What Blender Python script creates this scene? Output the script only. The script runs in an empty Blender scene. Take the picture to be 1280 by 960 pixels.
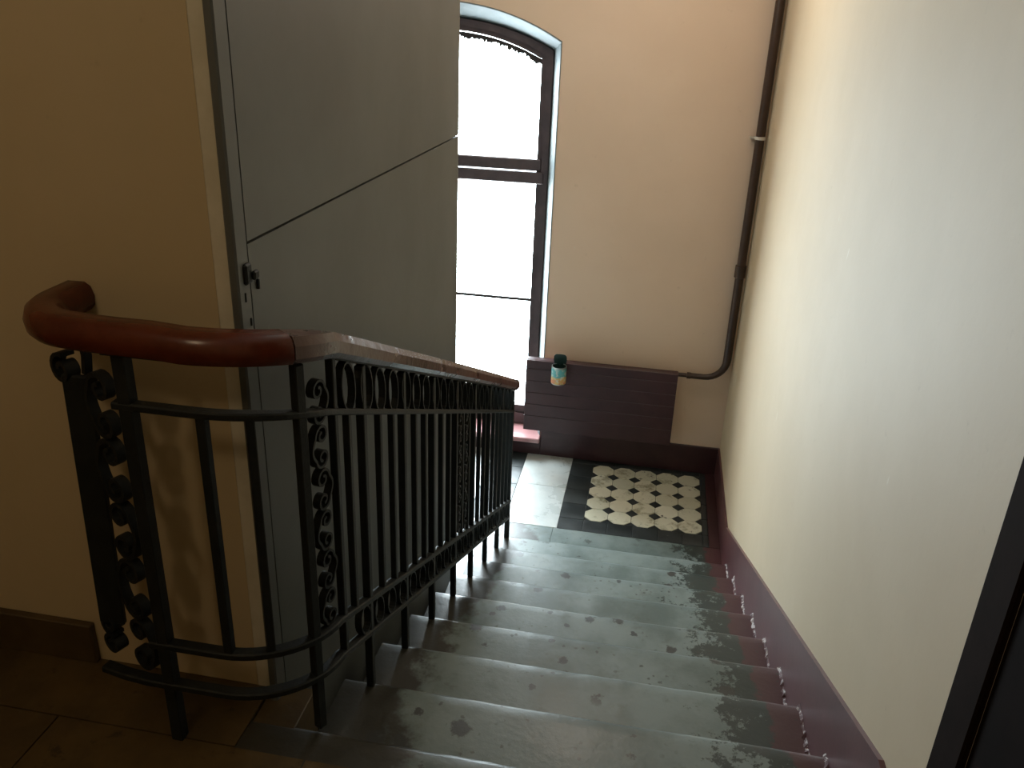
import bpy, bmesh, math, random
from mathutils import Vector, Matrix, noise

random.seed(7)
SC = bpy.context.scene
COL = SC.collection
PI = math.pi

# ------------------------------------------------------------------ camera
H_EYE = 1.566
F_PX = 1057.32
fw = Vector((-0.14745778, 0.90588418, -0.39702651))
rt = Vector((0.9836528, 0.17626551, 0.0368461))
up = Vector((-0.10336038, 0.38510299, 0.91706724))
cam_d = bpy.data.cameras.new('camera')
cam_d.sensor_width = 36.0
cam_d.lens = F_PX * 36.0 / 1280.0
cam_d.clip_start = 0.02
cam = bpy.data.objects.new('camera', cam_d)
COL.objects.link(cam)
M3 = Matrix((rt, up, -fw)).transposed()
cam.matrix_world = Matrix.Translation((0, 0, H_EYE)) @ M3.to_4x4()
SC.camera = cam

# ------------------------------------------------------------------ light, exposure
SC.view_settings.view_transform = 'Standard'
SC.view_settings.look = 'None'
SC.view_settings.gamma = 1.0
SC.view_settings.use_curve_mapping = False
SC.view_settings.exposure = 0.22
world = bpy.data.worlds.new('overcast_sky')
SC.world = world
world.use_nodes = True
bg = world.node_tree.nodes['Background']
bg.inputs['Color'].default_value = (0.82, 0.94, 1.0, 1)
bg.inputs['Strength'].default_value = 29.0
LAMP_POS = (-1.15, -0.25, 2.50)
LAMP_POWER = 9.5
FILL_LAMP_POS = (-0.20, 4.05, 2.20)  # unseen fill lamp, added to brighten the window wall
FILL_LAMP_POWER = 16.0
SC.cycles.max_bounces = 10
SC.cycles.diffuse_bounces = 6
SC.cycles.transparent_max_bounces = 12
SC.cycles.caustics_reflective = False
SC.cycles.caustics_refractive = False
SC.cycles.sample_clamp_indirect = 6.0

# ------------------------------------------------------------------ dimensions (metres)
RISE, TREAD, Y0 = 0.13841, 0.32, 1.4268
NST = 8                                  # nosings 1..8 below the landing edge
ZL = -9 * RISE                           # lower landing
XR = 0.582                               # right wall
XL = -3.32                               # left wall
YB = 5.25                                # window wall
YF = -1.70                               # wall behind the viewer
ZC = 2.90                                # ceiling
YW = 1.53                                # face of the yellow wall
XP, YP = -0.80, 3.36                     # grey partition plane and its far end
XS = -0.72                               # left ends of the steps
XWC, HW_IN = -1.37, 0.722                # window centre and half width at the wall face
def nos_z(y): return -(y - Y0) * RISE / TREAD

# ------------------------------------------------------------------ helpers
def link(o, parent=None):
    COL.objects.link(o)
    if parent is not None:
        o.parent = parent
    return o

def finish(bm, name, mat, parent=None, smooth=False, ang=40):
    bmesh.ops.recalc_face_normals(bm, faces=bm.faces[:])
    me = bpy.data.meshes.new(name)
    bm.to_mesh(me)
    bm.free()
    if mat is not None:
        me.materials.append(mat)
    if smooth:
        for p in me.polygons:
            p.use_smooth = True
        me.set_sharp_from_angle(angle=math.radians(ang))
    return link(bpy.data.objects.new(name, me), parent)

def tag(o, label, cat, group=None, kind=None):
    o['label'] = label
    o['category'] = cat
    if group: o['group'] = group
    if kind: o['kind'] = kind
    return o

def struct(o, label=None, cat=None):
    o['kind'] = 'structure'
    if label: o['label'] = label
    if cat: o['category'] = cat
    return o

def empty(name, loc=(0, 0, 0)):
    o = bpy.data.objects.new(name, None)
    o.location = loc
    o.empty_display_size = 0.1
    return link(o)

def add_box(bm, x0, x1, y0, y1, z0, z1, bev=0.0):
    vs = [bm.verts.new(p) for p in ((x0,y0,z0),(x1,y0,z0),(x1,y1,z0),(x0,y1,z0),(x0,y0,z1),(x1,y0,z1),(x1,y1,z1),(x0,y1,z1))]
    fs = [bm.faces.new([vs[i] for i in f]) for f in ((0,3,2,1),(4,5,6,7),(0,1,5,4),(1,2,6,5),(2,3,7,6),(3,0,4,7))]
    if bev > 0:
        es = list({e for f in fs for e in f.edges})
        bmesh.ops.bevel(bm, geom=es, offset=bev, segments=1, affect='EDGES', profile=0.5)

def box(name, mat, x0, x1, y0, y1, z0, z1, parent=None, bev=0.0):
    bm = bmesh.new()
    add_box(bm, x0, x1, y0, y1, z0, z1, bev)
    return finish(bm, name, mat, parent)

def prism_x(bm, yz, x0, x1):
    a = [bm.verts.new((x0, y, z)) for y, z in yz]
    b = [bm.verts.new((x1, y, z)) for y, z in yz]
    n = len(yz)
    bm.faces.new(a); bm.faces.new(b[::-1])
    for i in range(n):
        bm.faces.new((a[i], b[i], b[(i+1) % n], a[(i+1) % n]))

def prism_z(bm, xy, z0, z1, bev=0.0):
    a = [bm.verts.new((x, y, z0)) for x, y in xy]
    b = [bm.verts.new((x, y, z1)) for x, y in xy]
    n = len(xy)
    bm.faces.new(a[::-1]); top = bm.faces.new(b)
    for i in range(n):
        bm.faces.new((a[i], a[(i+1) % n], b[(i+1) % n], b[i]))
    if bev > 0:
        bmesh.ops.bevel(bm, geom=list(top.edges), offset=bev, segments=1, affect='EDGES')

def sweep(bm, path, prof, ref=Vector((0, 0, 1)), closed=False, scale=None, plumb=False):
    """sweep a closed 2D profile (side, up) along a 3D polyline"""
    P = [Vector(p) for p in path]
    n = len(P)
    rings = []
    for i in range(n):
        if closed:
            t = P[(i+1) % n] - P[i-1]
        else:
            t = P[min(i+1, n-1)] - P[max(i-1, 0)]
        t.normalize()
        s = t.cross(ref).normalized()
        u = ref if plumb else s.cross(t).normalized()
        k = scale[i] if scale else 1.0
        rings.append([bm.verts.new(P[i] + s*a*k + u*b*k) for a, b in prof])
    m = len(prof)
    for i in range(n if closed else n-1):
        A, B = rings[i], rings[(i+1) % n]
        for j in range(m):
            bm.faces.new((A[j], A[(j+1) % m], B[(j+1) % m], B[j]))
    if not closed:
        bm.faces.new(rings[0][::-1]); bm.faces.new(rings[-1])

def rect(w, h):
    return [(-w/2, -h/2), (w/2, -h/2), (w/2, h/2), (-w/2, h/2)]

def cham(w, h, c):
    return [(-w/2+c,-h/2),(w/2-c,-h/2),(w/2,-h/2+c),(w/2,h/2-c),(w/2-c,h/2),(-w/2+c,h/2),(-w/2,h/2-c),(-w/2,-h/2+c)]

def circ(r, n=10):
    return [(r*math.cos(2*PI*i/n), r*math.sin(2*PI*i/n)) for i in range(n)]

def lathe(bm, rz, c, n=24):
    cx, cy, cz = c
    rings = []
    for r, z in rz:
        rings.append([bm.verts.new((cx + r*math.cos(2*PI*i/n), cy + r*math.sin(2*PI*i/n), cz + z)) for i in range(n)])
    for A, B in zip(rings, rings[1:]):
        for i in range(n):
            bm.faces.new((A[i], A[(i+1) % n], B[(i+1) % n], B[i]))
    bm.faces.new(rings[0][::-1]); bm.faces.new(rings[-1])

# ------------------------------------------------------------------ materials
class NT:
    def __init__(s, name):
        s.m = bpy.data.materials.new(name); s.m.use_nodes = True
        s.t = s.m.node_tree; s.N = s.t.nodes; s.L = s.t.links
        s.b = s.N['Principled BSDF']
        s.geo = s.N.new('ShaderNodeNewGeometry')
        s.pos = s.geo.outputs['Position']
    def put(s, sock, v):
        if isinstance(v, bpy.types.NodeSocket): s.L.new(v, sock)
        elif isinstance(v, tuple) and len(v) == 3 and sock.type == 'RGBA': sock.default_value = (*v, 1)
        else: sock.default_value = v
    def noise(s, scale, detail=4, rough=0.55, vec=None, stretch=None):
        n = s.N.new('ShaderNodeTexNoise')
        v = vec or s.pos
        if stretch:
            mp = s.N.new('ShaderNodeMapping'); s.L.new(v, mp.inputs[0]); mp.inputs['Scale'].default_value = stretch; v = mp.outputs[0]
        s.L.new(v, n.inputs['Vector'])
        n.inputs['Scale'].default_value = scale; n.inputs['Detail'].default_value = detail; n.inputs['Roughness'].default_value = rough
        return n.outputs['Fac']
    def voro(s, scale, vec=None):
        n = s.N.new('ShaderNodeTexVoronoi'); s.L.new(vec or s.pos, n.inputs['Vector']); n.inputs['Scale'].default_value = scale
        return n.outputs['Distance']
    def math(s, op, a, b=0.0, c=None):
        n = s.N.new('ShaderNodeMath'); n.operation = op
        s.put(n.inputs[0], a); s.put(n.inputs[1], b)
        if c is not None: s.put(n.inputs[2], c)
        return n.outputs[0]
    def ramp(s, f, lo, hi, a=0.0, b=1.0):
        n = s.N.new('ShaderNodeMapRange'); n.interpolation_type = 'SMOOTHSTEP'
        s.put(n.inputs[0], f); n.inputs[1].default_value = lo; n.inputs[2].default_value = hi
        n.inputs[3].default_value = a; n.inputs[4].default_value = b
        return n.outputs[0]
    def mix(s, f, a, b):
        n = s.N.new('ShaderNodeMix'); n.data_type = 'RGBA'
        s.put(n.inputs['Factor'], f); s.put(n.inputs['A'], a) if False else None
        s.put(n.inputs[6], a); s.put(n.inputs[7], b)
        return n.outputs[2]
    def xyz(s):
        n = s.N.new('ShaderNodeSeparateXYZ'); s.L.new(s.pos, n.inputs[0]); return n.outputs
    def bump(s, h, strength=0.3, dist=0.01):
        n = s.N.new('ShaderNodeBump'); s.L.new(h, n.inputs['Height'])
        n.inputs['Strength'].default_value = strength; n.inputs['Distance'].default_value = dist
        s.L.new(n.outputs[0], s.b.inputs['Normal'])
    def out(s, col=None, rough=None, metal=None, spec=None):
        if col is not None: s.put(s.b.inputs['Base Color'], col)
        if rough is not None: s.put(s.b.inputs['Roughness'], rough)
        if metal is not None: s.put(s.b.inputs['Metallic'], metal)
        if spec is not None: s.put(s.b.inputs['Specular IOR Level'], spec)
        return s.m

def plaster(name, a, b, rough=0.75, bump=0.12, spec=0.35):
    t = NT(name)
    n1 = t.noise(1.3, 5, 0.6)
    n2 = t.noise(18, 4, 0.6)
    c = t.mix(t.ramp(n1, 0.35, 0.68), a, b)
    c = t.mix(t.ramp(n2, 0.66, 0.80, 0, 0.25), c, (a[0]*0.6, a[1]*0.55, a[2]*0.5))
    c = t.mix(t.ramp(t.noise(6.5, 2, 0.5, stretch=(1, 2.6, 0.9)), 0.765, 0.785, 0, 0.45), c, (0.75, 0.70, 0.58))
    t.bump(t.noise(35, 5, 0.6), bump, 0.004)
    return t.out(c, rough, spec=spec)

def paint(name, a, b, rough=0.4, scale=6, bump=0.1, spec=0.5):
    t = NT(name)
    c = t.mix(t.ramp(t.noise(scale, 5, 0.65), 0.35, 0.68), a, b)
    t.bump(t.noise(scale*8, 4, 0.6), bump, 0.003)
    return t.out(c, rough, spec=spec)

M = {}
M['wall'] = plaster('cream_wall_paint', (0.59, 0.48, 0.33), (0.63, 0.52, 0.37), 0.62)
M['wall_yellow'] = plaster('yellow_wall_paint', (0.58, 0.47, 0.29), (0.62, 0.50, 0.32), 0.6)
M['wall_back'] = plaster('beige_wall_paint', (0.71, 0.54, 0.41), (0.74, 0.57, 0.44), 0.7)
M['ceil'] = plaster('whitewash', (0.72, 0.70, 0.64), (0.75, 0.73, 0.68), 0.85)
M['white'] = paint('white_paint', (0.70, 0.73, 0.70), (0.76, 0.78, 0.75), 0.45, 9)
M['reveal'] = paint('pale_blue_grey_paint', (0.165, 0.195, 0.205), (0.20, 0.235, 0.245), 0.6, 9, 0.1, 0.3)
M['sill'] = paint('maroon_sill_sky_sheen', (0.40, 0.19, 0.19), (0.48, 0.25, 0.25), 0.28, 5, 0.05, 0.9)  # maroon lightened to pink: sky reflection painted into the base colour
M['offwhite'] = paint('dirty_white_paint', (0.66, 0.61, 0.48), (0.76, 0.71, 0.58), 0.6, 7)
M['maroon'] = paint('maroon_paint', (0.085, 0.030, 0.034), (0.115, 0.042, 0.046), 0.34, 5)
M['maroon_dark'] = paint('dark_maroon_enamel', (0.040, 0.014, 0.016), (0.056, 0.020, 0.022), 0.38, 5)
M['frame'] = paint('brown_window_paint', (0.062, 0.040, 0.042), (0.090, 0.060, 0.060), 0.4, 8)
M['casing'] = paint('dark_brown_door_paint', (0.012, 0.007, 0.005), (0.017, 0.010, 0.008), 0.9, 8, 0.1, 0.05)
M['doorblack'] = paint('black_door_leatherette', (0.008, 0.005, 0.004), (0.012, 0.007, 0.006), 0.9, 8, 0.1, 0.05)
M['pipe'] = paint('brown_pipe_paint', (0.040, 0.020, 0.012), (0.055, 0.028, 0.018), 0.35, 10)
M['iron'] = paint('black_iron_paint', (0.008, 0.010, 0.010), (0.015, 0.017, 0.016), 0.55, 20, 0.25, 0.35)
M['tape'] = paint('dark_sealing_foam', (0.03, 0.026, 0.026), (0.05, 0.04, 0.04), 0.9, 30)
M['clip'] = paint('pale_clip_metal', (0.55, 0.50, 0.44), (0.6, 0.55, 0.5), 0.5, 20)
M['grout'] = paint('dark_joint_mortar', (0.020, 0.021, 0.020), (0.032, 0.032, 0.030), 0.8, 20)

t = NT('grey_sheet_paint')
c = t.mix(t.ramp(t.noise(2.2, 5, 0.6), 0.3, 0.7), (0.098, 0.103, 0.098), (0.120, 0.127, 0.123))
c = t.mix(t.ramp(t.noise(60, 3, 0.6, stretch=(1, 1, 0.35)), 0.735, 0.78, 0, 0.5), c, (0.35, 0.35, 0.31))
t.bump(t.noise(3.0, 3, 0.5), 0.15, 0.02)
M['grey'] = t.out(c, 0.48)

# worn limestone of the steps: bare in the middle, remains of paint at the sides
# worn holes and stains on the treads (x, y, z, radius)
STAINS = [(-0.366, 1.630, -0.138, 0.028), (-0.487, 1.660, -0.138, 0.014), (-0.445, 3.016, -0.692, 0.018), (-0.334, 2.984, -0.692, 0.018), (-0.246, 3.304, -0.830, 0.022), (0.005, 3.318, -0.830, 0.014), (-0.176, 2.606, -0.554, 0.012), (-0.093, 2.663, -0.554, 0.020), (-0.464, 2.613, -0.554, 0.012), (-0.438, 2.654, -0.554, 0.018), (-0.247, 2.672, -0.554, 0.012), (-0.222, 1.963, -0.277, 0.013), (-0.157, 2.257, -0.415, 0.018), (-0.205, 2.349, -0.415, 0.012), (0.078, 2.616, -0.554, 0.012), (0.151, 2.467, -0.415, 0.010)]
def stone(name, left_edge, light, stains=False):
    t = NT(name)
    x, y, z = t.xyz()
    n = t.noise(3.2, 6, 0.65)
    f = t.noise(14, 5, 0.65)
    c = t.mix(t.ramp(n, 0.36, 0.64), tuple(v*light for v in (0.140, 0.188, 0.184)), tuple(v*light for v in (0.240, 0.297, 0.290)))
    c = t.mix(t.ramp(f, 0.55, 0.72, 0, 0.45), c, tuple(v*light for v in (0.105, 0.122, 0.108)))
    # dark green-black paint remains near the wall
    e = t.math('ADD', x, t.math('MULTIPLY', t.math('SUBTRACT', t.noise(8, 7, 0.8), 0.5), 0.95))
    c = t.mix(t.ramp(e, 0.33, 0.37, 0, 0.95), c, (0.022, 0.032, 0.029))
    # maroon strip at the wall
    e = t.math('ADD', x, t.math('MULTIPLY', t.math('SUBTRACT', t.noise(16, 4, 0.6), 0.5), 0.10))
    c = t.mix(t.ramp(e, 0.47, 0.485), c, (0.080, 0.030, 0.034))
    # brown paint at the railing side
    e = t.math('ADD', x, t.math('MULTIPLY', t.math('SUBTRACT', t.noise(5, 5, 0.65), 0.5), 0.40))
    c = t.mix(t.ramp(e, left_edge - 0.03, left_edge + 0.03, 0.93, 0), c, (0.030, 0.024, 0.015))
    # dirt spots
    v = t.voro(7.0)
    gate = t.ramp(t.noise(2.3, 2, 0.5), 0.36, 0.46)
    sp = t.math('MULTIPLY', t.ramp(t.math('ADD', v, t.math('MULTIPLY', t.noise(30, 4, 0.7), 0.40)), 0.32, 0.38, 0.95, 0), gate)
    c = t.mix(sp, c, (0.035, 0.035, 0.032))
    v2 = t.ramp(t.math('ADD', t.voro(30.0), t.math('MULTIPLY', t.noise(90, 3, 0.7), 0.5)), 0.38, 0.46, 0.7, 0)
    c = t.mix(t.math('MULTIPLY', v2, t.ramp(t.noise(5, 2), 0.5, 0.6)), c, (0.04, 0.04, 0.035))
    if stains:
        wob = t.math('MULTIPLY', t.math('SUBTRACT', t.noise(45, 4, 0.7), 0.5), 0.05)
        tot = None
        for sx, sy, sz, sr in STAINS:
            d = t.N.new('ShaderNodeVectorMath'); d.operation = 'DISTANCE'
            t.L.new(t.pos, d.inputs[0]); d.inputs[1].default_value = (sx, sy, sz)
            one = t.ramp(t.math('ADD', d.outputs['Value'], wob), sr*.75, sr*1.15, 0.9, 0)
            tot = one if tot is None else t.math('MAXIMUM', tot, one)
        c = t.mix(tot, c, (0.030, 0.032, 0.032))
    t.bump(t.math('ADD', f, t.math('MULTIPLY', t.noise(60, 4), 0.4)), 0.22, 0.006)
    r = t.ramp(n, 0.3, 0.7, 0.30, 0.46)
    return t.out(c, r, spec=0.55)
M['step'] = stone('worn_step_stone', -0.54, 0.80, True)
M['edge_slab'] = stone('worn_landing_slab', -0.42, 0.72)
M['light_stone'] = None
t = NT('pale_landing_stone')
n = t.noise(3.2, 6, 0.65)
c = t.mix(t.ramp(n, 0.36, 0.64), (0.50, 0.54, 0.54), (0.60, 0.63, 0.62))
c = t.mix(t.ramp(t.noise(14, 5, 0.65), 0.60, 0.78, 0, 0.4), c, (0.22, 0.24, 0.23))
t.bump(t.noise(22, 5), 0.2, 0.006)
M['light_stone'] = t.out(c, t.ramp(n, 0.3, 0.7, 0.26, 0.34), spec=1.0)
t = NT('brown_painted_floor')
n = t.noise(4, 6, 0.65)
c = t.mix(t.ramp(n, 0.35, 0.65), (0.070, 0.045, 0.017), (0.120, 0.076, 0.028))
c = t.mix(t.ramp(t.noise(11, 5, 0.7), 0.58, 0.70, 0, 0.8), c, (0.028, 0.018, 0.009))
t.bump(t.noise(26, 5), 0.25, 0.006)
M['brown_floor'] = t.out(c, 0.42)
M['brown_board'] = paint('brown_skirting_paint', (0.070, 0.044, 0.018), (0.10, 0.064, 0.026), 0.5, 8)
t = NT('cream_floor_tile')
inf = t.N.new('ShaderNodeObjectInfo')
n = t.noise(9, 5, 0.7)
c = t.mix(inf.outputs['Random'], (0.50, 0.49, 0.38), (0.62, 0.60, 0.48))
c = t.mix(t.ramp(n, 0.52, 0.68, 0, 0.85), c, (0.22, 0.20, 0.12))
c = t.mix(t.ramp(t.noise(22, 4, 0.7), 0.63, 0.70, 0, 0.9), c, (0.03, 0.03, 0.025))
M['cream_tile'] = t.out(c, 0.42)
t = NT('black_floor_tile')
n = t.noise(8, 5, 0.6)
c = t.mix(t.ramp(n, 0.35, 0.68), (0.018, 0.022, 0.023), (0.036, 0.042, 0.043))
c = t.mix(t.ramp(t.noise(40, 3, 0.6), 0.70, 0.76, 0, 0.6), c, (0.2, 0.2, 0.18))
M['black_tile'] = t.out(c, t.ramp(n, 0.3, 0.7, 0.30, 0.45))
t = NT('red_brown_handrail_varnish')
n = t.noise(9, 5, 0.65)
c = t.mix(t.ramp(n, 0.35, 0.65), (0.085, 0.016, 0.006), (0.125, 0.025, 0.010))
t.bump(t.noise(14, 3), 0.2, 0.006)
M['rail_red'] = t.out(c, 0.26)
t = NT('worn_handrail_varnish')
n = t.noise(9, 5, 0.65, stretch=(1, 0.35, 0.35))
c = t.mix(t.ramp(n, 0.35, 0.65), (0.070, 0.028, 0.020), (0.110, 0.046, 0.034))
t.bump(t.noise(28, 4), 0.35, 0.006)
M['rail_worn'] = t.out(c, t.ramp(n, 0.3, 0.7, 0.20, 0.36), spec=0.8)
t = NT('window_glass')
t.N.remove(t.b)
tr = t.N.new('ShaderNodeBsdfTransparent'); tr.inputs[0].default_value = (0.97, 0.98, 0.98, 1)
gl = t.N.new('ShaderNodeBsdfGlossy'); gl.inputs['Roughness'].default_value = 0.04
mx = t.N.new('ShaderNodeMixShader'); mx.inputs[0].default_value = 0.06
t.L.new(tr.outputs[0], mx.inputs[1]); t.L.new(gl.outputs[0], mx.inputs[2])
t.L.new(mx.outputs[0], t.N['Material Output'].inputs['Surface'])
M['glass'] = t.m
M['wired'] = M['frame']

# ------------------------------------------------------------------ setting: walls
TH = 0.20
struct(box('wall_right', M['wall'], XR, XR+TH, YF, YB, -2.0, ZC), 'long cream plaster wall beside the stairs', 'wall')
struct(box('wall_left', M['wall_yellow'], XL-TH, XL, YF, YB, -2.0, ZC), 'yellow side wall of the stairwell beyond the lift shaft', 'wall')
struct(box('wall_rear', M['wall_yellow'], XL, XR, YF-TH, YF, -0.2, ZC), 'yellow wall closing the upper landing', 'wall')
struct(box('ceiling', M['ceil'], XL-TH, XR+TH, YF-TH, YB, ZC, ZC+0.2), 'whitewashed stairwell ceiling', 'ceiling')

# shaft: yellow front wall with a white corner strip, grey sheet side
wf = struct(box('wall_front', M['wall_yellow'], XL, -0.868, YW, YW+0.12, -0.25, ZC), 'yellow plaster wall behind the railing return', 'wall')
box('corner_strip', M['offwhite'], -0.868, -0.818, YW-0.003, YW+0.11, -0.25, ZC, wf, 0.004)
sh = empty('wall_shaft', (XP, YP, ZL)); struct(sh, 'grey painted sheet partition of the shaft beside the stairs', 'wall')
def ch(o, parent):
    o.parent = parent; o.matrix_parent_inverse = parent.matrix_basis.inverted(); return o
ch(box('corner_post', M['grey'], -0.816, XP+0.004, 1.490, 1.541, -1.6, ZC, None, 0.004), sh)
ch(box('sheet_panel', M['grey'], -0.83, XP, 1.549, YP, 1.136, ZC, None), sh)
ch(box('sheet_panel', M['grey'], -0.83, XP, 1.549, YP, -1.6, 1.1305, None), sh)
ch(box('backing', M['casing'], -0.90, -0.832, 1.645, YP-0.01, -1.6, ZC), sh)
ch(box('end_panel', M['grey'], XL, -0.83, YP-0.04, YP-0.002, -1.6, ZC), sh)
bm = bmesh.new()
add_box(bm, XP, XP+0.012, 1.512, 1.538, 1.055, 1.098, 0.004)
add_box(bm, XP+0.010, XP+0.020, 1.532, 1.552, 1.062, 1.080, 0.003)
lk = ch(finish(bm, 'lock', M['iron']), sh)
for zz, yy, hh in ((1.02, 1.514, .02), (0.965, 1.528, .018), (1.03, 1.575, .022)):
    bm = bmesh.new(); lathe(bm, [(0.001, -0.0), (0.0035, 0.001), (0.0035, hh-.001), (0.001, hh)], (XP+0.003, yy, zz), 8)
    ch(finish(bm, 'hinge_pin', M['iron']), sh)

# ------------------------------------------------------------------ window wall with an arched opening
def arch(hw, zs, rise, n=18):
    R = (hw*hw + rise*rise) / (2*rise); a = math.asin(hw/R)
    return [(XWC + R*math.sin(-a + 2*a*i/n), zs + R*math.cos(-a + 2*a*i/n) - (R - rise)) for i in range(n+1)]
ZSILL = -1.10
IN = arch(HW_IN, 1.444, 0.196)            # at the wall face
OUT = arch(0.655, 1.387, 0.158)           # at the window frame
YFR = 5.40
YO = 5.72
bm = bmesh.new()
def quad(*ps): bm.faces.new([bm.verts.new(p) for p in ps])
for y in (YB, YO):
    A = IN if y == YB else OUT
    x0, x1 = A[0][0], A[-1][0]
    quad((XL, y, -2), (x0, y, -2), (x0, y, ZC), (XL, y, ZC))
    quad((x1, y, -2), (XR, y, -2), (XR, y, ZC), (x1, y, ZC))
    quad((x0, y, -2), (x1, y, -2), (x1, y, ZSILL), (x0, y, ZSILL))
    for p, q in zip(A, A[1:]):
        quad((p[0], y, p[1]), (q[0], y, q[1]), (q[0], y, ZC), (p[0], y, ZC))
for p, q in zip(OUT, OUT[1:]):
    quad((p[0], YFR+.05, p[1]), (q[0], YFR+.05, q[1]), (q[0], YO, q[1]), (p[0], YO, p[1]))
for x in (OUT[0][0], OUT[-1][0]):
    quad((x, YFR+.05, ZSILL), (x, YO, ZSILL), (x, YO, 1.387), (x, YFR+.05, 1.387))
for a, b in ((XL, XL), (XR, XR)):
    quad((a, YB, -2), (a, YO, -2), (a, YO, ZC), (a, YB, ZC))
quad((XL, YB, ZC), (XR, YB, ZC), (XR, YO, ZC), (XL, YO, ZC))
quad((XL, YB, -2), (XR, YB, -2), (XR, YO, -2), (XL, YO, -2))
quad((OUT[0][0], YFR, ZSILL), (OUT[-1][0], YFR, ZSILL), (OUT[-1][0], YO, ZSILL), (OUT[0][0], YO, ZSILL))
bmesh.ops.remove_doubles(bm, verts=bm.verts[:], dist=1e-5)
me = bpy.data.meshes.new('wall_back'); bm.to_mesh(me); bm.free(); me.materials.append(M['wall_back'])
struct(link(bpy.data.objects.new('wall_back', me)), 'beige plaster wall around the arched window', 'wall')

win = empty('window_1', (XWC, YFR, ZSILL)); struct(win, 'tall arched window with dark brown frame and white reveal', 'window')
# reveal (white, splayed, with a rounded bead at the wall face)
bm = bmesh.new()
pin = [(IN[0][0], ZSILL)] + IN + [(IN[-1][0], ZSILL)]
pout = [(OUT[0][0], ZSILL)] + OUT + [(OUT[-1][0], ZSILL)]
steps_ = []
def mixp(f, y, grow=0.0):
    r = []
    for (a, b), (c_, d) in zip(pin, pout):
        x = a + (c_ - a)*f; z = b + (d - b)*f
        dx = x - XWC
        r.append((x + grow*(1 if dx > 0 else -1), y, z + (grow if z > ZSILL+.01 else 0)))
    return r
rows = [mixp(0, YB-.0005, 0.008), mixp(0, YB-.004, 0.006), mixp(0, YB-.004, 0.002), mixp(0.03, YB+.004, 0), mixp(0.12, YB+.016), mixp(1.0, YFR+.05)]
vr = [[bm.verts.new(p) for p in r] for r in rows]
for A, B in zip(vr, vr[1:]):
    for i in range(len(A)-1):
        bm.faces.new((A[i], A[i+1], B[i+1], B[i]))
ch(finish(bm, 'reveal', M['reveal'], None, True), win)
# outer frame
def ring_frame(name, hw0, zs0, r0, hw1, zs1, r1, zb0, zb1, y0, y1, mat):
    a = arch(hw0, zs0, r0); b = arch(hw1, zs1, r1)
    a = [(a[0][0], zb0)] + a + [(a[-1][0], zb0)]
    b = [(b[0][0], zb1)] + b + [(b[-1][0], zb1)]
    bm = bmesh.new()
    n = len(a)
    F = [[bm.verts.new((x, y, z)) for x, z in q] for q in (a, b) for y in (y0, y1)]
    a0, a1, b0, b1 = F
    for i in range(n):
        j = (i+1) % n
        bm.faces.new((a0[i], a0[j], b0[j], b0[i])); bm.faces.new((a1[i], b1[i], b1[j], a1[j]))
        bm.faces.new((a0[i], a1[i], a1[j], a0[j])); bm.faces.new((b0[i], b0[j], b1[j], b1[i]))
    return ch(finish(bm, name, mat), win)
ring_frame('outer_frame', 0.665, 1.395, 0.160, 0.622, 1.366, 0.150, ZSILL-.01, -1.02, YFR, YFR+.09, M['frame'])
ring_frame('sash_rim', 0.630, 1.372, 0.152, 0.590, 1.345, 0.142, -1.05, -0.965, YFR+.02, YFR+.07, M['frame'])
tr = ch(box('transom', M['frame'], XWC-.64, XWC+.64, YFR-.012, YFR+.09, 0.600, 0.672, None, 0.006), win)
ch(box('transom_rail', M['frame'], XWC-.62, XWC+.62, YFR+.004, YFR+.07, 0.680, 0.752, None, 0.006), win)
ch(box('mullion', M['frame'], XWC-.05, XWC+.05, YFR-.008, YFR+.075, -1.06, 1.50, None, 0.005), win)
def pane(x0, x1, z0, z1, archtop=False):
    bm = bmesh.new()
    if archtop:
        top = [(x, z) for x, z in arch(0.60, 1.35, 0.145) if x0 <= x <= x1]
        ztop = lambda x: arch_z(x)
        pts = [(x0, z0), (x1, z0)] + [(x, arch_z(x)) for x in [x1 + (x0-x1)*i/8 for i in range(9)]]
    else:
        pts = [(x0, z0), (x1, z0), (x1, z1), (x0, z1)]
    a = [bm.verts.new((x, YFR+.043, z)) for x, z in pts]; b = [bm.verts.new((x, YFR+.047, z)) for x, z in pts]
    bm.faces.new(a); bm.faces.new(b[::-1])
    for i in range(len(pts)):
        j = (i+1) % len(pts); bm.faces.new((a[i], b[i], b[j], a[j]))
    return ch(finish(bm, 'pane', M['glass']), win)
_R = (0.60**2 + 0.145**2) / (2*0.145)
def arch_z(x): return 1.35 + math.sqrt(_R*_R - (x-XWC)**2) - (_R - 0.145)
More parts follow.
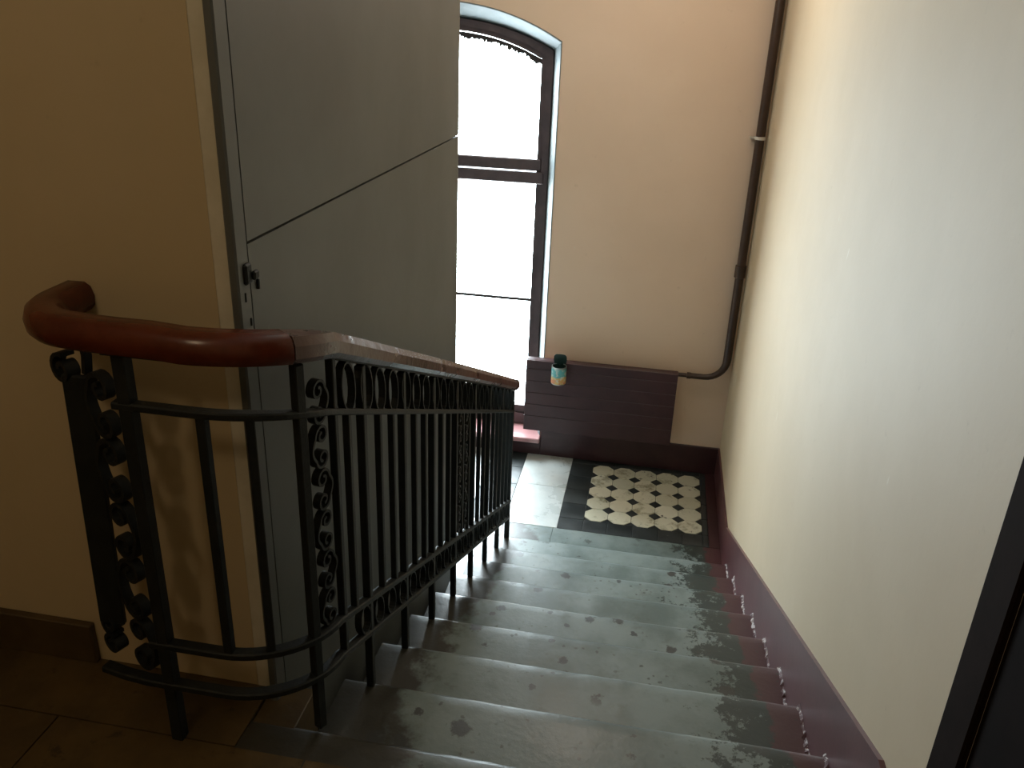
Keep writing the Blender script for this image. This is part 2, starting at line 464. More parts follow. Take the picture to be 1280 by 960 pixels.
for s in (-1, 1):
    xa, xb = sorted((XWC + s*0.045, XWC + s*0.60))
    pane(xa, xb, 0.74, 0, True)
    mp_ = pane(xa, xb, -0.182, 0.61)
    pane(xa, xb, -0.99, -0.186)
    box('pane_joint', M['tape'], xa, xb, YFR+.036, YFR+.050, -0.194, -0.176, mp_)
    # ragged foam seal hanging along the top of the upper panes
    bm = bmesh.new()
    N = 110
    rn = random.Random(3+s)
    top, bot = [], []
    for i in range(N+1):
        x = xa + (xb-xa)*i/N
        d = 0.016 + 0.030*abs(noise.noise((x*14, 2.0, s))) + rn.uniform(0, 0.020) + (rn.uniform(0.01, 0.03) if rn.random() < .05 else 0)
        zt = arch_z(x) - .013
        top.append((x, zt)); bot.append((x, zt-d))
    vs = [[bm.verts.new((x, y, z)) for x, z in q] for q in (top, bot) for y in (YFR+.030, YFR+.040)]
    for i in range(N):
        bm.faces.new((vs[0][i], vs[0][i+1], vs[2][i+1], vs[2][i])); bm.faces.new((vs[1][i], vs[3][i], vs[3][i+1], vs[1][i+1]))
        bm.faces.new((vs[2][i], vs[2][i+1], vs[3][i+1], vs[3][i]))
    ch(finish(bm, 'foam_seal', M['tape']), win)
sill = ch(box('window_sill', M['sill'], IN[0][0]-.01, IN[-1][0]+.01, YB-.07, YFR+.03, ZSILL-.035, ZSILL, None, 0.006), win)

# daylight portal in the window opening (guides sampling of the sky only)
pl = bpy.data.lights.new('window_portal', 'AREA'); pl.shape = 'RECTANGLE'; pl.size = 1.32; pl.size_y = 2.66
pl.cycles.is_portal = True
po = bpy.data.objects.new('window_portal', pl); po.location = (XWC, YFR+.2, 0.22); po.rotation_euler = (-PI/2, 0, 0); link(po)

# ------------------------------------------------------------------ lower landing
fl = struct(box('floor_lower', M['grout'], XL, XR, YP-.10, YB+.02, ZL-.15, ZL-.006), 'lower landing of pale stone with a tile carpet', 'floor')
def lslab(x0, x1, y0, y1, mat=None, name='slab', g=0.0012):
    o = box(name, mat or M['light_stone'], x0+g, x1-g, y0+g, y1-g, ZL-.02, ZL, fl, 0.0015); return o
# pale stone strip at the foot of the flight and beside the carpet
YE = 4.335
XA, XBt = -0.397, -0.247
CX0, CX1 = -0.2468, 0.4702
CY0, CY1 = 4.463, 5.180
S = 0.1434
xs = [-0.80, -0.15, 0.582]
box('slab', M['step'], XS, -0.42, Y0+8*TREAD-.05, YE-.001, ZL-.02, ZL, fl, 0.0015)
box('slab', M['step'], -0.418, XR, Y0+8*TREAD-.05, YE-.001, ZL-.02, ZL, fl, 0.0015)
lslab(-0.72, XA, YE, 4.82); lslab(-0.72, XA, 4.82, YB)
lslab(-1.35, -0.72, YP-.05, 3.94); lslab(-2.3, -1.35, YP-.05, 3.94); lslab(XL, -2.3, YP-.05, 3.94)
lslab(-1.35, -0.72, 3.94, YE); lslab(-2.3, -1.35, 3.94, YE); lslab(XL, -2.3, 3.94, YE)
# row of dark tiles further along the landing
yy = YE
while yy < YB-.05:
    lslab(-0.95, -0.72, yy, min(yy+.23, YB), M['black_tile'], 'border_tile'); yy += .23
lslab(-1.9, -0.95, YE, YB, M['light_stone']); lslab(XL, -1.9, YE, YB, M['light_stone'])
# black border of the carpet
x = XA
n = 0
cuts = [XA, CX0, -0.10, 0.052, 0.204, 0.352, CX1]
for a, b in zip(cuts, cuts[1:]):
    lslab(a, b, YE, CY0, M['black_tile'], 'border_tile')
    if n > 0: lslab(a, b, CY1, YB, M['black_tile'], 'border_tile')
    n += 1
yc = [CY0, 4.64, 4.82, 5.00, CY1, YB]
for a, b in zip(yc, yc[1:]):
    lslab(XA, CX0, a, b, M['black_tile'], 'border_tile')
for a, b in zip([YE]+yc, yc):
    lslab(CX1, XR, a, b, M['black_tile'] if False else None, 'border_tile') if False else lslab(CX1, 0.505, a, b, M['black_tile'], 'border_tile')
lslab(0.505, XR, YE, YB, M['maroon_dark'], 'painted_strip')
# octagons and diamonds
cut = 0.040
hs = S/2 - 0.0011
def octa():
    return [(-hs+cut,-hs),(hs-cut,-hs),(hs,-hs+cut),(hs,hs-cut),(hs-cut,hs),(-hs+cut,hs),(-hs,hs-cut),(-hs,-hs+cut)]
bm = bmesh.new(); prism_z(bm, octa(), -.02, 0.0, 0.002)
o0 = finish(bm, 'octagon_tile', M['cream_tile'], fl)
rn = random.Random(5)
first = True
for i in range(5):
    for j in range(5):
        o = o0 if first else link(o0.copy(), fl)
        first = False
        o.location = (-0.1753 + i*S, 5.1081 - j*S, ZL + 0.0008 + rn.uniform(-.0008, .0008))
dd = cut - 0.0012
bm = bmesh.new(); prism_z(bm, [(-dd,0),(0,-dd),(dd,0),(0,dd)], -.02, 0.0, 0.001)
d0 = finish(bm, 'diamond_tile', M['black_tile'], fl)
first = True
for i in range(-1, 5):
    for j in range(-1, 5):
        if i in (-1, 4) or j in (-1, 4): continue
        o = d0 if first else link(d0.copy(), fl)
        first = False
        o.location = (-0.1036 + i*S, 5.0364 - j*S, ZL)
bm = bmesh.new(); prism_z(bm, [(0,-dd),(dd,0),(0,dd)], -.02, 0.0, 0.001)
h0 = finish(bm, 'half_diamond_tile', M['black_tile'], fl)
first = True
for side in range(4):
    for j in range(4):
        o = h0 if first else link(h0.copy(), fl)
        first = False
        if side == 0: o.location = (CX0, 5.0364 - j*S, ZL); o.rotation_euler.z = 0
        if side == 1: o.location = (CX1, 5.0364 - j*S, ZL); o.rotation_euler.z = PI
        if side == 2: o.location = (-0.1036 + j*S, CY0, ZL); o.rotation_euler.z = PI/2
        if side == 3: o.location = (-0.1036 + j*S, CY1, ZL); o.rotation_euler.z = -PI/2

# ------------------------------------------------------------------ staircase
st = empty('staircase', (0, Y0, 0)); struct(st, 'worn stone flight of steps going down to the tiled landing', 'stairs')
def step_mesh(k, x0, x1, mat, depth=TREAD, name='step'):
    """one stone step: rounded, chipped nosing; profile in (y, z) swept along x"""
    y1 = Y0 + k*TREAD; z1 = -k*RISE; yb = y1 - depth - 0.03
    prof = [(yb, z1-.16), (yb, z1), (y1-.16, z1), (y1-.05, z1), (y1-.018, z1-.0015), (y1-.007, z1-.005), (y1-.001, z1-.012), (y1, z1-.022), (y1-.002, z1-.042), (y1-.010, z1-.050), (y1-.028, z1-.052), (y1-.030, z1-.16)]
    wear = [0, 0, .2, .6, 1, 1, 1, 1, .5, 0, 0, 0]
    n = 70
    bm = bmesh.new(); rows = []
    for i in range(n+1):
        x = x0 + (x1-x0)*i/n
        w = noise.noise((x*3.1, k*7.3, 1.0))*0.003 + noise.noise((x*14, k*3.7, 4.0))*0.002 + 0.003*math.exp(-((x+0.05)/0.35)**2)
        ww = abs(w)
        rows.append([bm.verts.new((x, y - ww*a*0.8, z - ww*a*0.6)) for (y, z), a in zip(prof, wear)])
    m = len(prof)
    for A, B in zip(rows, rows[1:]):
        for j in range(m):
            bm.faces.new((A[j], A[(j+1) % m], B[(j+1) % m], B[j]))
    bm.faces.new(rows[0][::-1]); bm.faces.new(rows[-1])
    return finish(bm, name, mat, None, True)
for k in range(1, NST+1):
    ch(step_mesh(k, XS, XR-.001, M['step']), st)
t = NT('chipped_plaster_edge')
f = t.noise(38, 5, 0.75)
M['chip'] = t.out(t.mix(t.ramp(f, 0.50, 0.56), (0.095, 0.036, 0.040), (0.52, 0.47, 0.46)), 0.7)
rn = random.Random(21)
for k in range(0, NST+1):
    bm = bmesh.new()
    ya = Y0 + (k-1)*TREAD - .025 if k else 1.24
    yb_ = Y0 + k*TREAD - .006
    n = 26; prev = None
    for i in range(n+1):
        y = ya + (yb_-ya)*i/n
        hz = 0.004 + 0.016*rn.random()**2
        cur = [bm.verts.new(p) for p in ((XR-.0125, y, -k*RISE-.002), (XR-.017-.010*rn.random(), y, -k*RISE-.002), (XR-.0145, y, -k*RISE+hz*.7), (XR-.0125, y, -k*RISE+hz))]
        if prev:
            for j in range(4): bm.faces.new((prev[j], prev[(j+1) % 4], cur[(j+1) % 4], cur[j]))
        else: bm.faces.new(cur)
        prev = cur
    bm.faces.new(prev[::-1])
    ch(finish(bm, 'plaster_edge', M['chip']), st)
ye = Y0 + 8*TREAD
bm = bmesh.new()
prism_x(bm, [(Y0-.02, -.13), (ye-.03, nos_z(ye-.03)-.15), (ye-.03, ZL+.0), (ye-.35, ZL-.1), (Y0-.02, -1.5)], XS+.004, XS+.04)
ch(finish(bm, 'stringer', M['casing']), st)
bm = bmesh.new()
prism_x(bm, [(Y0-.02, -.17), (YP-.02, nos_z(YP-.02)-.22), (YP-.02, -1.5), (Y0-.02, -1.5)], XP+.001, XS+.002)
ch(finish(bm, 'stringer_fill', M['casing']), st)

# ------------------------------------------------------------------ upper landing
fu = empty('floor', (0, 0, 0)); struct(fu, 'upper landing of brown painted stone slabs', 'floor')
box('bed', M['grout'], XL, XR, YF, 1.38, -.15, -.012, fu)
box('bed', M['grout'], XL, -0.832, 1.38, YW+.02, -.15, -.012, fu)
def uslab(x0, x1, y0, y1, mat, dz=0.0, g=0.002):
    return box('slab', mat, x0+g, x1-g, y0+g, y1-g, -.06, dz, fu)
sl = step_mesh(0, -0.83, XR-.001, M['edge_slab'], depth=0.0682-.0, name='edge_slab'); sl.parent = fu
uslab(-1.62, -0.83, 1.333, YW, M['brown_floor']); uslab(-2.5, -1.62, 1.333, YW, M['brown_floor']); uslab(XL, -2.5, 1.333, YW, M['brown_floor'])
box('slab', M['brown_floor'], -0.828, -0.722, 1.40, 1.548, -.40, -.004, fu, 0.002)
ys = [1.333, 0.98, 0.55, 0.1, -0.4, -0.9, -1.4, YF]
rn = random.Random(11)
for a, b in zip(ys, ys[1:]):
    off = rn.uniform(0, .4); x = XL
    while x < XR - .02:
        x2 = min(x + .62 + (off if x == XL else 0), XR)
        if XR - x2 < .2: x2 = XR
        uslab(x, x2, b, a, M['edge_slab'] if (x > -.45 and a > .5) else M['brown_floor'], rn.uniform(-.0015, .0015))
        x = x2

# ------------------------------------------------------------------ skirtings, door, trims
bm = bmesh.new()
yk = Y0 + (1.04+.18)*TREAD/RISE
prism_x(bm, [(1.2275, 0), (1.2275, .18), (Y0, .18), (yk, -1.04), (YB-.016, -1.04), (YB-.016, ZL), (ye-.02, ZL), (Y0-.02, -.18), (Y0-.02, 0)], XR-.012, XR)
struct(finish(bm, 'baseboard_right', M['maroon']), 'maroon painted skirting stepping down beside the stairs', 'baseboard')
bm = bmesh.new()
add_box(bm, IN[-1][0]+.012, XR-.0, YB-.016, YB, ZL, -1.045, 0.003)
add_box(bm, IN[0][0]-.012, IN[-1][0]+.012, YB-.016, YB, ZL, ZSILL-.036, 0.003)
add_box(bm, XL, IN[0][0]-.012, YB-.016, YB, ZL, -1.045, 0.003)
struct(finish(bm, 'baseboard_back', M['maroon_dark']), 'dark maroon skirting under the window and radiator', 'baseboard')
struct(box('baseboard_left', M['brown_board'], XL, -1.300, YW-.022, YW, 0.0, 0.118, None, 0.003), 'brown skirting board at the foot of the yellow wall', 'baseboard')

dr = empty('door_1', (XR, 0.75, 0)); struct(dr, 'dark apartment door with brown casing in the cream wall', 'door')
ch(box('casing', M['casing'], XR-.012, XR+.01, 1.128, 1.227, 0.0, 2.2, None, 0.004), dr)
ch(box('casing', M['casing'], XR-.012, XR+.01, 0.16, 0.26, 0.0, 2.2, None, 0.004), dr)
ch(box('casing', M['casing'], XR-.012, XR+.01, 0.261, 1.127, 2.10, 2.2, None, 0.004), dr)
dleaf = ch(box('door_leaf', M['doorblack'], XR-.002, XR+.02, 0.262, 1.126, 0.005, 2.098, None, 0.003), dr)
bm = bmesh.new(); lathe(bm, [(.004, 0), (.022, .004), (.026, .014), (.020, .026), (.006, .030)], (0, 0, 0), 16)
kb = finish(bm, 'door_knob', M['clip'], None, True); kb.rotation_euler = (0, -PI/2, 0); kb.location = (XR-.002, 0.34, 1.0); kb.parent = dleaf

# ------------------------------------------------------------------ railing
rl = empty('stair_railing', (-0.643, Y0, 0))
tag(rl, 'black wrought iron stair railing with scrolls and red-brown wooden handrail', 'railing')
XRL = -0.643
RA = 0.19                                  # plan radius of the turn on the landing
YT = 1.335                                 # plan line of the landing return
SLOPE = 0.4575
CA = (XRL - RA, YT + RA)                   # arc centre
YS = CA[1]                                 # sloped part begins here
def zline(z0):  # height of a sloped member at y, z0 at YS
    return lambda y: z0 - SLOPE*(y - YS)
# (z at start of slope, z on the landing return)
Z_TOP  = (0.945, 0.992)   # handrail centre
Z_RING = (0.790, 0.852)
Z_A    = (0.243, 0.272)
Z_B    = (0.138, 0.160)
def member(zs, zl, y_end, x_end, tail=None, n_arc=12):
    p = [(XRL, y_end, zs - SLOPE*(y_end - YS)), (XRL, (y_end+YS)/2, zs - SLOPE*((y_end+YS)/2 - YS)), (XRL, YS+.08, zs - SLOPE*.08)]
    for i in range(n_arc+1):
        a = (PI/2)*i/n_arc
        f = i/n_arc
        z = zs + (zl-zs)*(1-(1-f)**2)
        p.append((CA[0] + RA*math.cos(a), CA[1] - RA*math.sin(a), z))
    p.append((x_end, YT, zl))
    if tail: p += tail
    return p
iron = M['iron']
def part(bm, name, mat=iron, smooth=False, parent=None, ang=40):
    o = finish(bm, name, mat, None, smooth, ang); return ch(o, parent or rl) if parent is None else o
# handrail: worn part down the flight, red-brown part on the landing
Y_END = Y0 + 8*TREAD + 0.01
hp = [(-.034, -.018), (-.024, -.030), (.024, -.030), (.034, -.018), (.035, .008), (.027, .026), (-.027, .026), (-.035, .008)]
bm = bmesh.new()
path = []
ysp = 1.43
for i in range(29):
    y = Y_END + (YS - Y_END)*i/28
    path.append((XRL, y, Z_TOP[0] - SLOPE*(y - YS) + 0.004*math.sin(PI*i/28)))
for i in range(1, 7):
    a = (PI/2)*i/16
    f = i/16
    path.append((CA[0] + RA*math.cos(a), CA[1] - RA*math.sin(a), Z_TOP[0] + (Z_TOP[1]-Z_TOP[0])*(1-(1-f)**2)))
path = [(XRL-.02, Y_END+.030, path[0][2]-.030)] + path
sweep(bm, path, hp, plumb=True)
hr = part(bm, 'handrail', M['rail_worn'], True, None, 24)
hr['label'] = 'worn sloping handrail with scuffed glossy edges'
bm = bmesh.new()
hp2 = [(-.030, -.034), (.030, -.034), (.040, -.022), (.043, .000), (.036, .022), (.022, .032), (-.022, .032), (-.036, .022), (-.043, .000), (-.040, -.022)]
path = []
for i in range(6, 17):
    a = (PI/2)*i/16; f = i/16
    path.append((CA[0] + RA*math.cos(a), CA[1] - RA*math.sin(a), Z_TOP[0] + (Z_TOP[1]-Z_TOP[0])*(1-(1-f)**2)))
for x in (-0.90, -0.97, -1.03):
    path.append((x, YT + (0.0 if x > -1 else .002), Z_TOP[1] + .004))
ca2 = (-1.055, YT + .120)
for i in range(1, 13):
    a = (PI/2)*i/12
    path.append((ca2[0] - .125*math.sin(a), ca2[1] - .118*math.cos(a), Z_TOP[1] + .006))
path.append((-1.182, YW-.002, Z_TOP[1] + .006))
sweep(bm, path, [(a*.86, b*.90) for a, b in hp2], plumb=True)
hl = part(bm, 'handrail_return', M['rail_red'], True)
hl['label'] = 'thick red-brown handrail return curving into the wall'
# flat iron strap under the handrail, ring rail, lower rails
bm = bmesh.new(); sweep(bm, member(Z_TOP[0]-.029, Z_TOP[1]-.030, Y_END-.01, -1.0), rect(.028, .008), plumb=True); finish(bm, 'handrail_strap', iron, hr)
bm = bmesh.new(); sweep(bm, member(Z_RING[0], Z_RING[1], Y_END-.01, -0.995), cham(.026, .016, .003), plumb=True); part(bm, 'upper_rail')
bm = bmesh.new(); sweep(bm, member(Z_A[0], Z_A[1], Y_END-.01, -1.000), cham(.028, .018, .003), plumb=True); part(bm, 'lower_rail')
bm = bmesh.new(); sweep(bm, member(Z_B[0], Z_B[1], Y_END-.01, -1.02, [(-1.08, YT+.006, Z_B[1]), (-1.140, YT+.018, Z_B[1])]), cham(.028, .018, .003), plumb=True); part(bm, 'bottom_rail')

def bar(name, x, y, z0, z1, w=.017, ang=0.0):
    bm = bmesh.new()
    add_box(bm, -w/2, w/2, -w/2, w/2, z0, z1, .002)
    o = finish(bm, name, iron); o.rotation_euler.z = ang; o.location = (x, y, 0); return ch(o, rl)
sl_ = lambda z, y: z - SLOPE*(y - YS)
NB = 22
for i in range(-1, NB):
    y = Y0 + TREAD + i*TREAD/3
    if y > Y_END: break
    post = (i % 3 == 0)
    if i == 21: continue
    zb = sl_(Z_A[0], y); ztop = sl_(Z_RING[0], y)
    if post:
        k = 1 + i//3
        bar('post', XRL, y-.012, -k*RISE - .004, sl_(Z_TOP[0], y) - .030, .021)
    else:
        bar('baluster', XRL, y, zb, ztop, .017)
bar('post', XRL, Y_END-.025, -8*RISE-.004, sl_(Z_TOP[0], Y_END) - .030, .026)

def planar(bm, pts, o, d, w, th, ref=None):
    """sweep a strap along 2D (s, z) points in the vertical plane through o along d; w = width across the plane"""
    d = Vector((d[0], d[1], d[2] if len(d) > 2 else 0.0))
    P = [Vector(o) + d*s + Vector((0, 0, z)) for s, z in pts]
    dh = Vector((d.x, d.y, 0)).normalized()
    nrm = Vector((-dh.y, dh.x, 0))
    sweep(bm, P, [(-th/2, -w/2), (th/2, -w/2), (th/2, w/2), (-th/2, w/2)], ref=nrm)
def ringpts(rx, rz, n=18, a0=0):
    return [(rx*math.cos(a0+2*PI*i/n), rz*math.sin(a0+2*PI*i/n)) for i in range(n)]
def ring(y, zc, rx, rz, name='ring'):
    bm = bmesh.new()
    P = [Vector((XRL, y + a, zc + b - SLOPE*a)) for a, b in ringpts(rx, rz)]
    sweep(bm, P, rect(.005, .018), ref=Vector((1, 0, 0)), closed=True)
    return part(bm, name)
for i in range(-1, NB-1):
    y = Y0 + TREAD + i*TREAD/3
    zc = (sl_(Z_TOP[0], y) - .034 + sl_(Z_RING[0], y)) / 2
    if i % 3 != 0 or True:
        ring(y + (0.0 if i % 3 else .010), zc, .040, .060)
    zc2 = (sl_(Z_A[0], y) + sl_(Z_B[0], y)) / 2
    ring(y + TREAD/6, zc2 - SLOPE*TREAD/6, .036, .045, 'lower_ring')

# C-scroll with spiral ends, in a box of half width a and half height b
def spiral(cx, cz, r0, r1, a0, a1, n=16):
    return [(cx + (r0 + (r1-r0)*i/n)*math.cos(a0 + (a1-a0)*i/n), cz + (r0 + (r1-r0)*i/n)*math.sin(a0 + (a1-a0)*i/n)) for i in range(n+1)]
def cscroll(w, h, flip=1):
    r = min(w*0.36, h*0.24)
    top = spiral(0.10*w, h/2 - r, r*.28, r, PI*2.55 - 2*PI, PI*2.55 - 2*PI + PI*1.55 - PI*0.6 + 0, 14)
    # upper spiral curls from its eye outwards to the back of the C, then down and into the lower spiral
    u = [(x*flip, z) for x, z in spiral(0.02*w, h/2 - r, r*.25, r*1.0, -PI*1.1 - PI*0.4, PI*1.0, 20)]
    back = [(flip*(-r + 0.02*w - 0.12*w*math.sin(PI*t)), (h/2 - r)*(1-2*t)) for t in [i/8 for i in range(1, 8)]]
    l = [(x*flip, z) for x, z in spiral(0.02*w, -h/2 + r, r*1.0, r*.25, PI*1.0, PI*3.5, 20)]
    return u + back + l
def scroll_panel(o, d, s_mid, z0, z1, w, n, strap, th, slope=0.0):
    """a column of alternating C-scrolls between two bars"""
    hh = (z1 - z0)/n
    for i in range(n):
        zc = z0 + hh*(i + .5)
        pts = [(s_mid + a, zc + b - slope*a) for a, b in cscroll(w, hh*0.98, 1 if i % 2 == 0 else -1)]
        bm = bmesh.new(); planar(bm, pts, o, d, strap, th); part(bm, 'scroll', iron, True)

# landing posts and balusters of the turn
def arc_pt(a): return (CA[0] + RA*math.cos(a), CA[1] - RA*math.sin(a))
px, py = arc_pt(math.radians(27))
bar('post', px, py, -.003, 0.93, .022, -math.radians(27))
px2, py2 = XRL, YS + .035
bar('post', px2, py2, sl_(Z_B[0], py2), sl_(Z_TOP[0], py2) - .03, .018)
mid = Vector(((px+px2)/2, (py+py2)/2, 0)); dv = Vector((px2-px, py2-py, 0)); L = dv.length; dv.normalize()
scroll_panel((px, py, 0), dv, L/2, Z_A[0]+.01, Z_RING[0]+.085, L*0.80, 6, .018, .006)
for ang in (58,):
    bx_, by_ = arc_pt(math.radians(ang)); bar('baluster', bx_, by_, Z_A[1]-.008, Z_RING[1]-.006, .018, -math.radians(ang))
bar('baluster', -0.815, YT, Z_A[1], Z_RING[1], .020)
bar('post', -0.968, YT+.002, -.003, Z_TOP[1]-.034, .028)
# wide scrolled end panel between the return post and the wall
P1 = Vector((-0.985, YT+.006, 0)); P2 = Vector((-1.112, YT+.056, 0))
d2 = (P2-P1); L2 = d2.length; d2.normalize()
bm = bmesh.new()
add_box(bm, -.030, .030, -.007, .007, .255, .875, .003)
o = finish(bm, 'end_post', iron); o.rotation_euler = (0, .03, math.radians(4)); o.location = (P2.x-.006-.024, P2.y+.002, 0); ch(o, rl)
zs = [(0.170, 0.310, 1), (0.310, 0.470, -1), (0.470, 0.610, 1), (0.610, 0.760, -1), (0.760, 0.905, -1)]
for a, b, fl_ in zs:
    pts = [(L2*0.42 + q*1.0, (a+b)/2 + r) for q, r in cscroll(.098, (b-a)*1.0, fl_)]
    bm = bmesh.new(); planar(bm, pts, P1, d2, .022, .009); part(bm, 'scroll', iron, True)
# curled heads of the end post, top and bottom
for zc, r, sgn in ((0.885, .034, 1), (0.248, .030, -1), (0.192, .028, 1)):
    pts = [(L2 + .030 + a, zc + b) for a, b in spiral(0.0, 0.0, .008, r, 0, sgn*PI*2.6, 22)]
    bm = bmesh.new(); planar(bm, pts, P1, d2, .030, .009); part(bm, 'scroll', iron, True)
pts = [(L2*.72, .890), (L2*.66, .93), (L2*.70, .968)]
bm = bmesh.new(); planar(bm, pts, P1, d2, .016, .012); part(bm, 'scroll', iron, True)
# second scrolled pair of gaps half-way down
for j in range(2):
    ya = Y0 + 4*TREAD + j*TREAD/3; yb = ya + TREAD/3; ym = (ya+yb)/2
    scroll_panel((XRL, 0, 0), (0, 1, 0), ym, sl_(Z_A[0], ym)+.02, sl_(Z_RING[0], ym)-.005, .085, 6, .016, .006)

# ------------------------------------------------------------------ radiator, pipe, can
rd = empty('radiator', (-0.245, 5.16, -1.0))
tag(rd, 'wide dark maroon radiator on the wall below the window edge', 'radiator')
RX0, RX1, RY0, RY1, RZ0, RZ1 = -0.742, 0.243, 5.10, 5.165, -0.995, -0.484
ch(box('body', M['maroon_dark'], RX0, RX1, RY0+.012, RY1, RZ0, RZ1, None, 0.004), rd)
zs_ = [RZ0+.002, -0.885, -0.800, -0.715, -0.630, -0.545, RZ1-.001]
for a, b in zip(zs_, zs_[1:]):
    ch(box('front_rib', M['maroon_dark'], RX0+.001, RX1-.001, RY0, RY0+.02, a+.0008, b-.0008, None, 0.0015), rd)
for x in (-0.62, 0.12):
    ch(box('bracket', M['maroon_dark'], x-.02, x+.02, RY1-.002, YB-.001, -0.80, -0.76), rd)

pp = empty('heating_pipe', (0.545, 5.2, -0.52))
tag(pp, 'brown heating pipe running up the corner and bending to the radiator', 'pipe')
PX, PY, ZB = 0.540, 5.195, -0.520
bm = bmesh.new()
path = [(PX, PY, ZC-.002), (PX, PY, 1.2), (PX, PY, 0.4), (PX, PY, ZB+.13)]
for i in range(1, 9):
    a = (PI/2)*i/8
    path.append((PX - .13*(1-math.cos(a)), PY, ZB + .13 - .13*math.sin(a)))
path += [(0.33, PY, ZB), (0.30, PY, ZB)]
sc_ = [1, 1, 1, 1, .95, .9, .86, .82, .78, .75, .72, .7, .7, .7]
sweep(bm, path, circ(.0265, 14), ref=Vector((0, 1, 0)), scale=sc_)
ch(finish(bm, 'pipe', M['pipe'], None, True), pp)
bm = bmesh.new(); sweep(bm, [(0.31, PY, ZB), (0.235, PY, ZB)], circ(.014, 12), ref=Vector((0, 1, 0))); cn = ch(finish(bm, 'connector', M['pipe'], None, True), pp)
bm = bmesh.new(); sweep(bm, [(0.325, PY, ZB), (0.300, PY, ZB)], circ(.022, 8), ref=Vector((0, 1, 0))); finish(bm, 'nut', M['pipe'], cn)
bm = bmesh.new(); lathe(bm, [(.028, 0), (.034, .004), (.034, .076), (.028, .080)], (PX, PY, 0.155), 16); ch(finish(bm, 'coupling', M['pipe'], None, True), pp)
bm = bmesh.new(); lathe(bm, [(.0275, 0), (.031, .002), (.031, .016), (.0275, .018)], (PX, PY, 0.975), 16)
add_box(bm, PX-.055, PX-.026, PY-.002, YB-.002, .979, .989)
ch(finish(bm, 'pipe_clip', M['clip']), pp)

# tin can hung on the radiator
t = NT('can_label_print')
x, y, z = t.xyz()
n = t.noise(30, 3, 0.5)
zz = t.math('ADD', z, t.math('MULTIPLY', t.math('SUBTRACT', n, 0.5), 0.02))
c = t.mix(t.ramp(zz, -0.556, -0.548), (0.60, 0.40, 0.14), (0.12, 0.42, 0.44))
c = t.mix(t.ramp(t.noise(45, 3), 0.53, 0.58, 0, .8), c, (0.55, 0.60, 0.55))
c = t.mix(t.math('MULTIPLY', t.ramp(zz, -0.575, -0.565, 1, 0), t.ramp(t.noise(35, 2), .45, .55)), c, (0.62, 0.25, 0.12))
c = t.mix(t.ramp(z, -0.600, -0.597, 1, 0), c, (0.70, 0.62, 0.50))
M['label'] = t.out(c, 0.4)
t = NT('tin_metal'); M['tin'] = t.out((0.45, 0.46, 0.45), 0.35, 1.0)
t = NT('dark_green_lacquer'); M['green'] = t.out((0.012, 0.030, 0.027), 0.35)
CXc, CYc, CZ0, CH, CR = -0.517, RY0-.052, -0.606, 0.122, 0.048
tc = empty('tin_can', (CXc, CYc, CZ0))
tag(tc, 'small open tin can with teal and orange label hung on the radiator', 'can')
bm = bmesh.new()
lathe(bm, [(CR*.93, 0), (CR, .004), (CR, CH-.003), (CR*1.02, CH), (CR*.95, CH), (CR*.94, CH-.006), (CR*.94, .006), (CR*.05, .005)], (CXc, CYc, CZ0), 28)
cb = ch(finish(bm, 'can_body', M['tin'], None, True), tc)
bm = bmesh.new(); lathe(bm, [(CR*1.012, .008), (CR*1.012, CH-.010)], (CXc, CYc, CZ0), 28)
for f in [f for f in bm.faces if len(f.verts) > 4]: bm.faces.remove(f)
finish(bm, 'paper_label', M['label'], cb, True)
bm = bmesh.new(); lathe(bm, [(CR*.935, .012), (CR*.935, CH-.004)], (CXc, CYc, CZ0), 28)
for f in [f for f in bm.faces if len(f.verts) > 4 and f.calc_center_median().z > CZ0+.05]: bm.faces.remove(f)
finish(bm, 'lining', M['green'], cb, True)
bm = bmesh.new()                      # lid bent up at the back, hooked over the radiator
lid = [(math.copysign(abs(math.cos(2*PI*i/20))**.6, math.cos(2*PI*i/20))*.043, .036 + math.copysign(abs(math.sin(2*PI*i/20))**.6, math.sin(2*PI*i/20))*.038) for i in range(20)]
a = [bm.verts.new((CXc+u, CYc+CR*.90 - v*.10, CZ0+CH-.006+v)) for u, v in lid]
b = [bm.verts.new((CXc+u, CYc+CR*.90 - v*.10 - .003, CZ0+CH-.006+v)) for u, v in lid]
bm.faces.new(a); bm.faces.new(b[::-1])
for i in range(20):
    j = (i+1) % 20; bm.faces.new((a[i], b[i], b[j], a[j]))
ch(finish(bm, 'lid', M['green']), tc)
bm = bmesh.new()
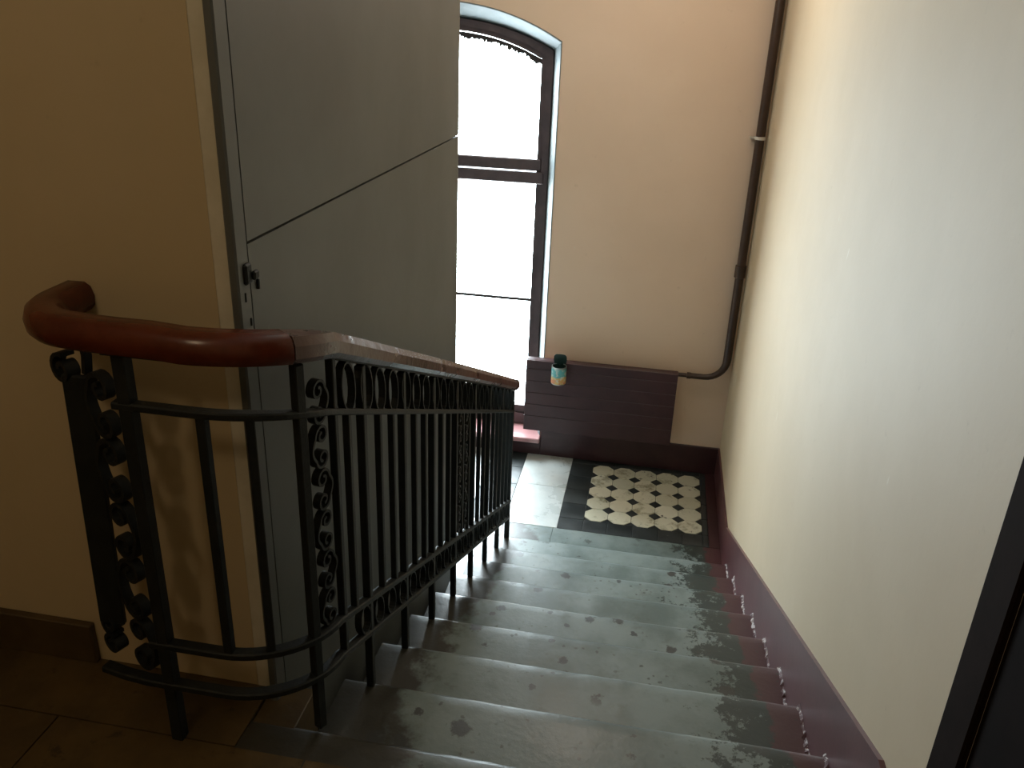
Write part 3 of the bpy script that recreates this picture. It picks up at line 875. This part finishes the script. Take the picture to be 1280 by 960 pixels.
sweep(bm, [(CXc, CYc+CR*.92, CZ0+CH-.01), (CXc, CYc+CR*.95, RZ1+.006), (CXc, CYc+CR+.03, RZ1+.006), (CXc, CYc+CR+.04, RZ1+.003)], circ(.0025, 6), ref=Vector((1, 0, 0)))
ch(finish(bm, 'wire_hook', M['tin']), tc)

# ------------------------------------------------------------------ ceiling lamp of the upper landing, added fill lamp above the lower
tb = NT('lit_bulb'); tb.b.inputs['Emission Color'].default_value = (1, .78, .5, 1); tb.b.inputs['Emission Strength'].default_value = 12.0
M['bulb'] = tb.out((.9, .85, .7), .3)
def hanging_lamp(pos, label, power, color, size):
    lp = empty('ceiling_or_fill_lamp', (pos[0], pos[1], ZC))
    tag(lp, label, 'lamp')
    bm = bmesh.new(); lathe(bm, [(.045, -.03), (.055, -.02), (.055, 0), (.05, 0)], (pos[0], pos[1], ZC), 20); ch(finish(bm, 'rose', M['white'], None, True), lp)
    bm = bmesh.new(); sweep(bm, [(pos[0], pos[1], ZC-.03), (pos[0], pos[1], pos[2]+.09)], circ(.004, 8), ref=Vector((0, 1, 0))); ch(finish(bm, 'cord', M['iron']), lp)
    bm = bmesh.new(); lathe(bm, [(.016, .04), (.020, .045), (.020, .09), (.010, .095)], pos, 16); ch(finish(bm, 'socket', M['iron'], None, True), lp)
    bm = bmesh.new(); lathe(bm, [(.004, -.045), (.020, -.040), (.030, -.022), (.031, -.004), (.024, .020), (.015, .040), (.004, .042)], pos, 18)
    ch(finish(bm, 'bulb', M['bulb'], None, True), lp)
    ld = bpy.data.lights.new('lamp_light', 'POINT'); ld.energy = power; ld.color = color; ld.shadow_soft_size = size
    lo = bpy.data.objects.new('lamp_light', ld); lo.location = (pos[0], pos[1], pos[2]-.06 - size); link(lo); ch(lo, lp)
hanging_lamp(LAMP_POS, 'bare warm bulb hanging from the ceiling of the upper landing', LAMP_POWER, (1.0, 0.78, 0.50), 0.13)
hanging_lamp(FILL_LAMP_POS, 'added fill bulb above the lower tiled landing, brightening the window wall', FILL_LAMP_POWER, (1.0, 0.88, 0.76), 0.07)
